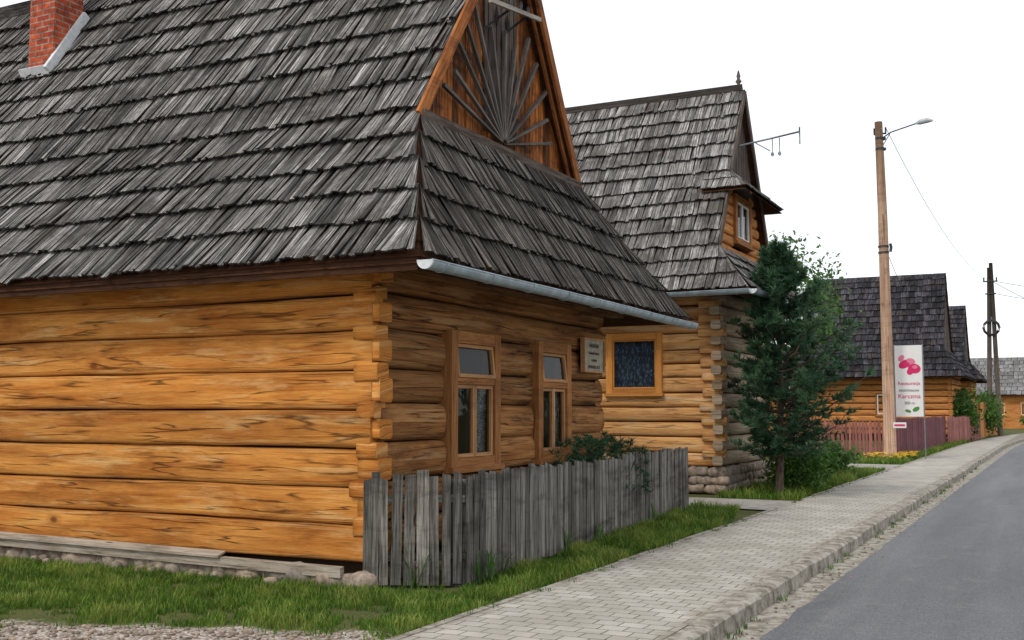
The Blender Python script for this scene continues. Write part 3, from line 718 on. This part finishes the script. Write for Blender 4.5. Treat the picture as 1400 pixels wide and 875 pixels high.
for _ in range(420):
    y=ru(4,30);s=ru(.005,.014);rock(gv,(-2.25+random.gauss(0,.1),y,-.122),s,s,s*.6)
build('loose_gravel',gv,M['stone'])

# ================================================================== grass
def grass(name,areas,mat='grass'):
    mb=MB()
    for (poly,dens,h,w) in areas:
        xs_=[q[0] for q in poly];ys_=[q[1] for q in poly];x0,x1,y0,y1=min(xs_),max(xs_),min(ys_),max(ys_)
        n=int((x1-x0)*(y1-y0)*dens)
        for _ in range(n):
            x=ru(x0,x1);y=ru(y0,y1)
            ins=False;j=len(poly)-1
            for i in range(len(poly)):
                xi,yi=poly[i];xj,yj=poly[j]
                if (yi>y)!=(yj>y) and x<(xj-xi)*(y-yi)/(yj-yi)+xi: ins=not ins
                j=i
            nz=noise.noise(V((x*1.7,y*1.7,0)));n2=noise.noise(V((x*6,y*6,4)))
            if not ins or nz+.9*n2<-.22-ru(0,.3): continue
            if y<8.2:
                dd=y-(6.82+.333*(x+4.2)+.6*noise.noise(V((x*2.2,y*2.2,9))))
                if dd<ru(-.05,.4): continue
            if x>-4.45 and y<17 and noise.noise(V((x*3,y*1.8,2)))>ru(-.1,.5)-(.3 if x>-4.33 else 0)+.22: continue
            hh=h*ru(.4,1.35)*(1+.9*nz+.6*n2);th=ru(0,6.28);ln=ru(.2,.9)*hh;dx=math.cos(th);dy=math.sin(th);b=th+ru(.8,2.2)
            bx=math.cos(b)*w*.5;by=math.sin(b)*w*.5
            r=min(1,max(0,.42+.9*nz+.6*n2+ru(-.35,.35)))
            if rnd()<.07:r=1
            mx,my=x+dx*ln*.35,y+dy*ln*.35
            i=len(mb.v);z0=-.03
            mb.v.extend([(x-bx,y-by,z0),(x+bx,y+by,z0),(mx+bx*.7,my+by*.7,z0+hh*.6),(mx-bx*.7,my-by*.7,z0+hh*.6),(x+dx*ln,y+dy*ln,z0+hh)])
            mb.idx((i,i+1,i+2,i+3),[(0,0)]*4,r);mb.idx((i+3,i+2,i+4),[(0,0)]*3,r)
    build(name,mb,M[mat])
grass('grass',[
 ([(-13,3.6),(-7.2,5.55),(-4.25,6.5),(-4.25,9.0),(-5.0,8.9),(-5.7,8.36),(-13,8.30)],3000,.062,.009),
 ([(-4.98,8.9),(-4.26,8.9),(-4.26,12.5),(-5.15,12.5)],2600,.075,.010),
 ([(-5.2,12.5),(-4.27,12.5),(-4.27,15.5),(-5.5,17.2)],1700,.09,.012),
 ([(-5.55,15.3),(-4.27,15.3),(-4.8,17.9),(-5.6,17.9)],1500,.10,.012),
 ([(-5.8,19.8),(-4.3,19.9),(-4.3,30.8),(-5.8,30.8)],900,.11,.018),
 ([(-9,34.2),(-4.3,34.2),(-4.3,37.3),(-9,37.3)],500,.13,.025),
 ([(-4.75,37.5),(-4.3,37.5),(-4.25,60),(-4.75,60)],500,.14,.03),
 ([(-12,24.6),(-5.8,24.6),(-5.8,30.8),(-12,30.8)],300,.15,.03),
 ([(-5.6,9.2),(-5.0,9.2),(-5.3,14.2),(-5.6,14.2)],500,.16,.012),
])
wd=MB()
def tuft(x,y,z,n,h,w=.012):
    for _ in range(n):
        th=ru(0,6.28);hh=h*ru(.5,1.1);ln=hh*ru(.2,.8);dx,dy=math.cos(th),math.sin(th);x0=x+ru(-.04,.04);y0=y+ru(-.04,.04)
        bx,by=-dy*w*.5,dx*w*.5;i=len(wd.v);r=rnd()
        wd.v.extend([(x0-bx,y0-by,z),(x0+bx,y0+by,z),(x0+dx*ln*.4+bx,y0+dy*ln*.4+by,z+hh*.7),(x0+dx*ln*.4-bx,y0+dy*ln*.4-by,z+hh*.7),(x0+dx*ln,y0+dy*ln,z+hh)])
        wd.idx((i,i+1,i+2,i+3),[(0,0)]*4,r);wd.idx((i+3,i+2,i+4),[(0,0)]*3,r)
for _ in range(45):
    y=ru(7.4,36);tuft(-2.35+ru(-.01,.06),y,-.13,int(ru(4,14)),.055,.009)
for _ in range(40):
    y=ru(6.6,30);tuft(-4.18+ru(-.05,.04),y,.0,int(ru(4,10)),.04,.009)
for (x,y,h) in ((-5.35,8.62,.45),(-4.92,9.3,.36),(-4.9,9.5,.3),(-4.95,9.15,.42),(-5.1,11.5,.3),(-5.15,12.6,.3),(-5.3,15,.3)): tuft(x,y,-.02,9,h,.018)
build('weeds',wd,M['leaf2'])

# ================================================================== fences
def fence(name,pts,h,mat,w=.095,gap=.02,pointed='slant',th=.022,rails=(.25,.78),zoff=0,name2=None):
    F=empty(name);mb=MB();rl=MB()
    for a,b in zip(pts[:-1],pts[1:]):
        a=V((*a,0));b=V((*b,0));L=(b-a).length;d=(b-a)/L;n=V((d.y,-d.x,0));s=0
        while s<L-w*.6:
            ww=w*ru(.75,1.2);hh=h+ru(-.035,.03)+.02*math.sin(s*1.3);t=ru(-.016,.016);o=a+d*s+n*ru(0,.012);z0=-.02+ru(0,.04)
            tw=d*ww;tt=n*th;tl=d*t*1.0+n*ru(-.006,.01)
            if pointed=='point':
                mb.hexa([o+V((0,0,z0)),o+tw+V((0,0,z0)),o+tw+tt+V((0,0,z0)),o+tt+V((0,0,z0)),o+tl+V((0,0,hh-.06)),o+tw+tl+V((0,0,hh-.06)),o+tw+tt+tl+V((0,0,hh-.06)),o+tt+tl+V((0,0,hh-.06))])
                m=o+tw*.5+tl+V((0,0,hh));mb.face([o+tt+tl+V((0,0,hh-.06)),o+tw+tt+tl+V((0,0,hh-.06)),m+tt],None,.5);mb.face([o+tl+V((0,0,hh-.06)),o+tw+tl+V((0,0,hh-.06)),m],None,.5)
            else:
                e=ru(-.01,.035)
                mb.hexa([o+V((0,0,z0)),o+tw+V((0,0,z0)),o+tw+tt+V((0,0,z0)),o+tt+V((0,0,z0)),o+tl+V((0,0,hh)),o+tw+tl+V((0,0,hh-e)),o+tw+tt+tl+V((0,0,hh-e)),o+tt+tl+V((0,0,hh))])
            s+=ww+gap*ru(.4,1.6)
        for z in rails: rl.beam(a-n*.03+V((0,0,h*z)),b-n*.03+V((0,0,h*z)),.05,.07)
        k=max(1,int(L/2.2))
        for i in range(k+1):
            q=a.lerp(b,i/k)-n*.10;rl.beam(q+V((0,0,-.2)),q+V((0,0,h*.95)),.09,.09,(0,1,0))
    build('pickets',mb,M[mat],F);build('rails_and_posts',rl,M[mat],F);return F
fence('picket_fence',[(-5.72,8.47),(-4.98,8.95),(-5.52,17.35)],1.0,'picket',w=.10,gap=.020)
fence('picket_fence',[(-8.3,37.6),(-4.95,37.6)],1.25,'picket_r',w=.09,gap=.05,pointed='point')
fence('picket_fence',[(-4.95,37.6),(-4.8,53)],1.35,'picket_p',w=.10,gap=.03,pointed='point')
fence('picket_fence',[(-4.72,53.1),(-4.15,66)],1.3,'picket_r',w=.10,gap=.05,pointed='point')
fence('picket_fence',[(-4.3,68.5),(-3.9,79)],2.0,'picket_o',w=.2,gap=.02)

# ================================================================== vegetation
def pine(loc,H,Rm):
    T=empty('pine_tree');x,y,z=loc;ax=[(0,-.1),(.02,.8),(.07,2),(.04,3.3),(-.05,H*.97)]
    tr=MB();tr.tube([(x+a,y,z+b) for a,b in ax],[.085,.07,.055,.035,.008],8)
    nd=MB()
    def needles(p,d,n,l):
        for _ in range(n):
            q=(d*.9+V((ru(-1,1),ru(-1,1),ru(-.7,1)))).normalized();ll=l*ru(.7,1.2);sd=q.cross(V((ru(-1,1),ru(-1,1),ru(-1,1)))).normalized()*.010
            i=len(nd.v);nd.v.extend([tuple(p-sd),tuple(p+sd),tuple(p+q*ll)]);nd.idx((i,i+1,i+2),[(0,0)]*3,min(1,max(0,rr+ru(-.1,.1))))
    hz=.7
    while hz<H-.15:
        t=hz/H;R=Rm*(min(1,(1-t)*1.6+.05))*(.8 if t<.2 else 1);nb=int(6 if t<.85 else 4)
        a0=ru(0,6.28)
        for k in range(nb):
            a=a0+k*6.28/nb+ru(-.35,.35);L=R*ru(.5,1.18)
            d0=V((math.cos(a),math.sin(a),0));L*=1+.28*(d0.x*.9+d0.y*.4)*(1 if t<.8 else 0)
            up=ru(.15,.55)+.4*t
            p=V((x+.04,y,z+hz));pts=[p]
            m=6
            for s in range(1,m+1):
                f=s/m;pts.append(p+d0*L*f+V((0,0,L*up*f*(.4+.6*f)))+V((ru(-.03,.03),ru(-.03,.03),ru(-.02,.02))))
            tr.tube(pts,[.022*(1-s/(m+.5))+.004 for s in range(m+1)],5)
            for s in range(2,m+1):
                q=pts[s];sp=L*.34*(1-abs(s/m-.6))
                for e in range(4):
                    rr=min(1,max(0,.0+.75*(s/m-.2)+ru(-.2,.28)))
                    sd=V((-d0.y,d0.x,0))*ru(-1,1)*sp+V((0,0,ru(-.05,.12)))
                    tip=q+sd+d0*ru(0,.15)
                    for u in range(3):
                        qq=q.lerp(tip,(u+1)/3);dd=(tip-q);dd=dd.normalized() if dd.length>.01 else d0
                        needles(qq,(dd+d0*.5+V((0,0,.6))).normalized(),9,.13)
        hz+=ru(.16,.26)
    for _ in range(10): 
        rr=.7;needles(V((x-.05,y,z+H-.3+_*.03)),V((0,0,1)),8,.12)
    build('trunk_and_branches',tr,M['bark'],T);build('needles',nd,M['needle'],T)
pine((-4.85,20.9,0),4.75,1.25)

def leafmass(mb,cx,cy,cz,rx,ry,rz,n,size,shell=.55,clump=None):
    clump=clump or max(8,int(n/60));cs=[]
    for _ in range(clump):
        d=V((ru(-1,1),ru(-1,1),ru(-1,1)));
        while d.length>1 or d.length<.05: d=V((ru(-1,1),ru(-1,1),ru(-1,1)))
        d=d.normalized()*(shell+(1-shell)*rnd());cs.append((V((cx+d.x*rx,cy+d.y*ry,cz+d.z*rz)),ru(.1,.9)))
    cr=(rx+ry+rz)/3*.30
    for _ in range(n):
        q,r=random.choice(cs);p=q+V((random.gauss(0,cr*.6),random.gauss(0,cr*.6),random.gauss(0,cr*.5)))
        if p.z<.0: p.z=ru(0,.2)
        a=V((ru(-1,1),ru(-1,1),ru(-1,1))).normalized();b=a.cross(V((ru(-1,1),ru(-1,1),ru(-1,1)))).normalized();s=size*ru(.6,1.3)
        i=len(mb.v);mb.v.extend([tuple(p-a*s),tuple(p+b*s*.5),tuple(p+a*s),tuple(p-b*s*.5)]);mb.idx((i,i+1,i+2,i+3),[(0,0)]*4,min(1,max(0,r+ru(-.2,.2))))
def tree(loc,H,R,n=5000,size=.12,mat='leaf',name='deciduous_tree'):
    T=empty(name);x,y,z=loc;tr=MB();tr.tube([(x,y,-.1),(x+.05,y,H*.3),(x,y+.1,H*.6),(x,y,H*.85)],[.22*H/8,.17*H/8,.1*H/8,.03],8);lf=MB()
    for _ in range(9):
        a=ru(0,6.28);h=H*ru(.3,.65);q=V((x+math.cos(a)*R*.75,y+math.sin(a)*R*.75,h+H*ru(.1,.25)));tr.tube([(x,y,h),(V((x,y,h))+q)/2+V((0,0,.2)),q],[.07*H/8,.05*H/8,.015],6)
    leafmass(lf,x,y,H*.64,R,R,H*.34,n,size);build('trunk_and_limbs',tr,M['bark'],T);build('foliage',lf,M[mat],T)
def bush(loc,rx,ry,rz,n,size,mat='leaf',name='bush'):
    B=empty(name);lf=MB();leafmass(lf,loc[0],loc[1],loc[2]+rz*.9,rx,ry,rz,n,size,.3);build('foliage',lf,M[mat],B)
    tr=MB()
    for _ in range(7): tr.tube([(loc[0]+ru(-.1,.1),loc[1]+ru(-.1,.1),-.05),(loc[0]+ru(-.5,.5)*rx,loc[1]+ru(-.5,.5)*ry,rz*1.4)],[.02,.006],5)
    build('stems',tr,M['bark'],B)
bush((-4.85,22.3,0),.6,.9,.6,3000,.05,'leaf')
bush((-4.8,24.5,0),.4,.8,.45,1500,.05,'leaf')
bush((-5.2,28.0,0),.6,.7,.45,1500,.06,'leaf2')
tree((-10.4,48,0),9.3,1.9,3600,.11,'leaf2')
tree((-15.5,52,0),8.4,2.6,3000,.14,'leaf')
bush((-4.75,63,0),.7,2.2,1.4,3000,.12,'leaf')
bush((-4.2,73,0),.7,2.5,1.4,2000,.12,'leaf')
bush((-1.9,98,0),1.2,1.2,.8,1200,.12,'leaf2')
tree((-24,70,0),10,3.5,3000,.2,'leaf');tree((-17,98,0),8.5,3.2,2000,.2,'leaf')
J=empty('juniper_shrub');jn=MB()
for _ in range(560):
    y=ru(12.1,14.9);x=-5.38+ru(-.22,.12);z=ru(.55,1.30)*(1-.10*abs(y-13.2)**1.5)
    for _k in range(24):
        q=V((ru(-1,1),ru(-1,1),ru(-.4,1))).normalized();l=ru(.06,.13);sd=q.cross(V((ru(-1,1),ru(-1,1),1))).normalized()*.006;p=V((x,y,z));i=len(jn.v)
        jn.v.extend([tuple(p-sd),tuple(p+sd),tuple(p+q*l)]);jn.idx((i,i+1,i+2),[(0,0)]*3,rnd()*.9)
build('foliage',jn,M['needle'],J)
js=MB()
for _ in range(12): js.tube([(-5.4,13.3+ru(-.3,.3),0),(-5.4+ru(-.15,.15),13.3+ru(-1,1),.9)],[.025,.008],5)
build('stems',js,M['bark'],J)
FB=empty('flower_bed');fl=MB();lf=MB()
for _ in range(170):
    x=ru(-4.85,-4.35);y=ru(36.6,38.8) if rnd()<.7 else ru(36.4,37.3);x=x-(ru(0,1.2) if y<37.4 else 0);z=ru(.08,.22)
    for k in range(5):
        a=k*1.257;fl.face([(x,y,z),(x+.05*math.cos(a-.4),y+.05*math.sin(a-.4),z+.02),(x+.07*math.cos(a),y+.07*math.sin(a),z),(x+.05*math.cos(a+.4),y+.05*math.sin(a+.4),z+.02)],None,rnd())
    for k in range(5): 
        a=ru(0,6.28);lf.face([(x,y,0),(x+.06*math.cos(a),y+.06*math.sin(a),.08),(x+.1*math.cos(a),y+.1*math.sin(a),.1),(x+.05*math.cos(a+.5),y+.05*math.sin(a+.5),.07)],None,rnd())
build('blooms',fl,M['flower_y'],FB);build('leaves',lf,M['leaf2'],FB)
B=empty('background_trees');lf=MB()
for i in range(34):
    x=-110+i*6+ru(-2,2);leafmass(lf,x,150+ru(-8,8),ru(2.5,3.6),4,3,ru(2.4,3.4),420,.45,.4)
build('foliage',lf,M['leaf'],B)

# ================================================================== poles, signs, wires
U=empty('utility_pole');px,py=-5.04,37.2
m=MB();m.tube([(px,py,-.3),(px-.01,py,4),(px-.03,py,8),(px-.08,py,11.1)],[.20,.175,.15,.125],12);build('shaft',m,M['pole'],U)
m=MB();m.tube([(px-.04,py-.02,10.5),(px+.3,py-.05,10.7),(px+1.15,py-.1,10.9)],.022,8)
m.tube([(px-.04,py-.02,10.15),(px+.3,py-.05,10.7)],.014,6)
for z in (6.9,6.7,10.15,10.5): m.tube([(px-.03,py,z),(px-.03,py,z+.06)],.175,12)
m.tube([(px+.19,py-.03,6.75),(px+.22,py-.08,6.9),(px+.19,py-.03,7.0)],.05,6)
m.tube([(px-.24,py,10.7),(px+.16,py,10.7)],.03,6)
for dx in (-.22,.14): m.tube([(px+dx,py,10.7),(px+dx,py,10.9)],.03,6)
build('fittings',m,M['dmetal'],U)
m=MB();m.tube([(px+1.08,py-.1,10.89),(px+1.2,py-.1,10.92),(px+1.45,py-.12,10.95),(px+1.62,py-.13,10.92)],[.03,.085,.09,.03],10);build('lamp_head',m,M['lampglass'],U)
m=MB();m.abox(px+.15,px+.55,py-.28,py-.26,1.02,1.2);build('tag_board',m,M['white'],U)
m=MB();m.abox(px+.19,px+.51,py-.287,py-.283,1.08,1.14);build('tag_lettering',m,M['pink'],U)
def pole2(x,y,H):
    U=empty('utility_pole');m=MB();m.tube([(x-.28,y,-.3),(x+.02,y,H-.3)],[.17,.12],10);m.tube([(x+.35,y,-.3),(x+.13,y,H)],[.17,.12],10);build('shafts',m,M['pole_d'],U)
    m=MB();m.tube([(x-.35,y-.15,H-1.2),(x+.5,y-.15,H-1.2)],.05,6);m.tube([(x-.25,y-.15,H-2),(x+.4,y-.15,H-2)],.05,6)
    for dx in (-.3,0,.45): m.tube([(x+dx,y-.15,H-1.2),(x+dx,y-.15,H-.95)],.05,6)
    cz=H*.62;m.tube([(x+.05+.5*math.cos(t*.524),y-.2,cz+.5*math.sin(t*.524)) for t in range(13)],.05,6,cap=False)
    m.tube([(x+.05+.42*math.cos(t*.524),y-.24,cz+.42*math.sin(t*.524)) for t in range(13)],.045,6,cap=False)
    build('crossarms_and_cable_coil',m,M['dmetal'],U)
pole2(-3.95,76,11.0)
W=empty('overhead_wires');m=MB()
def wire(a,b,sag,r=.012):
    a=V(a);b=V(b);n=16;m.tube([a.lerp(b,i/n)-V((0,0,4*sag*(i/n)*(1-i/n))) for i in range(n+1)],r,4,cap=False)
wire((px+.14,py,10.9),(-3.9,76,9.9),1.0,.010);wire((-3.9,76,9.9),(8,120,9),1.0,.02)
wire((-3.6,76,9.8),(14,84,8.5),.6,.016);wire((-3.6,76,9.0),(14,84,7.6),.6,.016);wire((px,py,7.0),(-5.9,61,6.5),.9,.010)
build('cables',m,M['wire'],W)
BB=empty('advertising_sign');bx0,bx1,by=-4.93,-4.07,38.0
m=MB();m.abox(bx0,bx1,by,by+.05,1.38,3.72);build('panel',m,M['white'],BB)
m=MB();m.abox(bx0-.03,bx0-.002,by-.01,by+.06,.0,3.75,'z');m.abox(bx1+.002,bx1+.03,by-.01,by+.06,0,3.75,'z');build('posts',m,M['metal'],BB)
def disc(mb,x,z,rx,rz,y,a=0):
    mb.face([(x+rx*math.cos(t*.393)*math.cos(a)-rz*math.sin(t*.393)*math.sin(a),y,z+rx*math.cos(t*.393)*math.sin(a)+rz*math.sin(t*.393)*math.cos(a)) for t in range(16)])
m=MB();disc(m,-4.62,3.1,.2,.13,by-.004,.5);disc(m,-4.32,2.95,.2,.16,by-.005,-.2);disc(m,-4.45,2.86,.12,.1,by-.007,1);build('rose_print',m,M['pink'],BB)
m=MB();disc(m,-4.72,3.3,.12,.08,by-.009,.9);disc(m,-4.42,3.2,.14,.09,by-.010,-.3);disc(m,-4.3,3.0,.08,.06,by-.011,0);build('petal_print',m,M['pink2'],BB)
m=MB();disc(m,-4.3,1.62,.12,.07,by-.004,.5);disc(m,-4.55,1.56,.1,.05,by-.005,-.3);build('leaf_print',m,M['leafprint'],BB)
for i,(s,z,sz,mm) in enumerate((('Restauracja',2.42,.15,'pink'),('REGIONALNA',2.2,.10,'ink'),('Karczma',1.98,.2,'pink'),('300 m',1.78,.13,'ink'))):
    text(s,((bx0+bx1)/2,by-.006,z),sz,(math.pi/2,0,0),M[mm],BB)

# ================================================================== camera, light, sky
cam=bpy.data.cameras.new('camera');co=bpy.data.objects.new('camera',cam);COL.objects.link(co)
co.location=(0,0,1.6);co.rotation_euler=(math.radians(94.7),0,math.radians(26.7));cam.lens=38.4;cam.sensor_width=36;cam.clip_end=3000;cam.clip_start=.05
S.camera=co
el,az=math.radians(50),math.radians(198)
sd=V((math.sin(az)*math.cos(el),math.cos(az)*math.cos(el),math.sin(el)))
sl=bpy.data.lights.new('sun','SUN');sl.energy=1.5;sl.angle=math.radians(10);sl.color=(1,.95,.87);so=bpy.data.objects.new('sun',sl);COL.objects.link(so)
so.rotation_euler=sd.to_track_quat('Z','Y').to_euler()
w=bpy.data.worlds.new('World');S.world=w;w.use_nodes=True;n=w.node_tree.nodes;l=w.node_tree.links
bg=n['Background'];sky=n.new('ShaderNodeTexSky');sky.sky_type='NISHITA';sky.sun_disc=False;sky.sun_elevation=el;sky.sun_rotation=az
l.new(sky.outputs[0],bg.inputs[0]);bg.inputs[1].default_value=.05
b2=n.new('ShaderNodeBackground');b2.inputs[0].default_value=(.98,.975,.98,1);b2.inputs[1].default_value=1.02
ad=n.new('ShaderNodeAddShader');l.new(bg.outputs[0],ad.inputs[0]);l.new(b2.outputs[0],ad.inputs[1]);l.new(ad.outputs[0],n['World Output'].inputs[0])
S.view_settings.view_transform='Standard';S.view_settings.look='None';S.view_settings.exposure=0
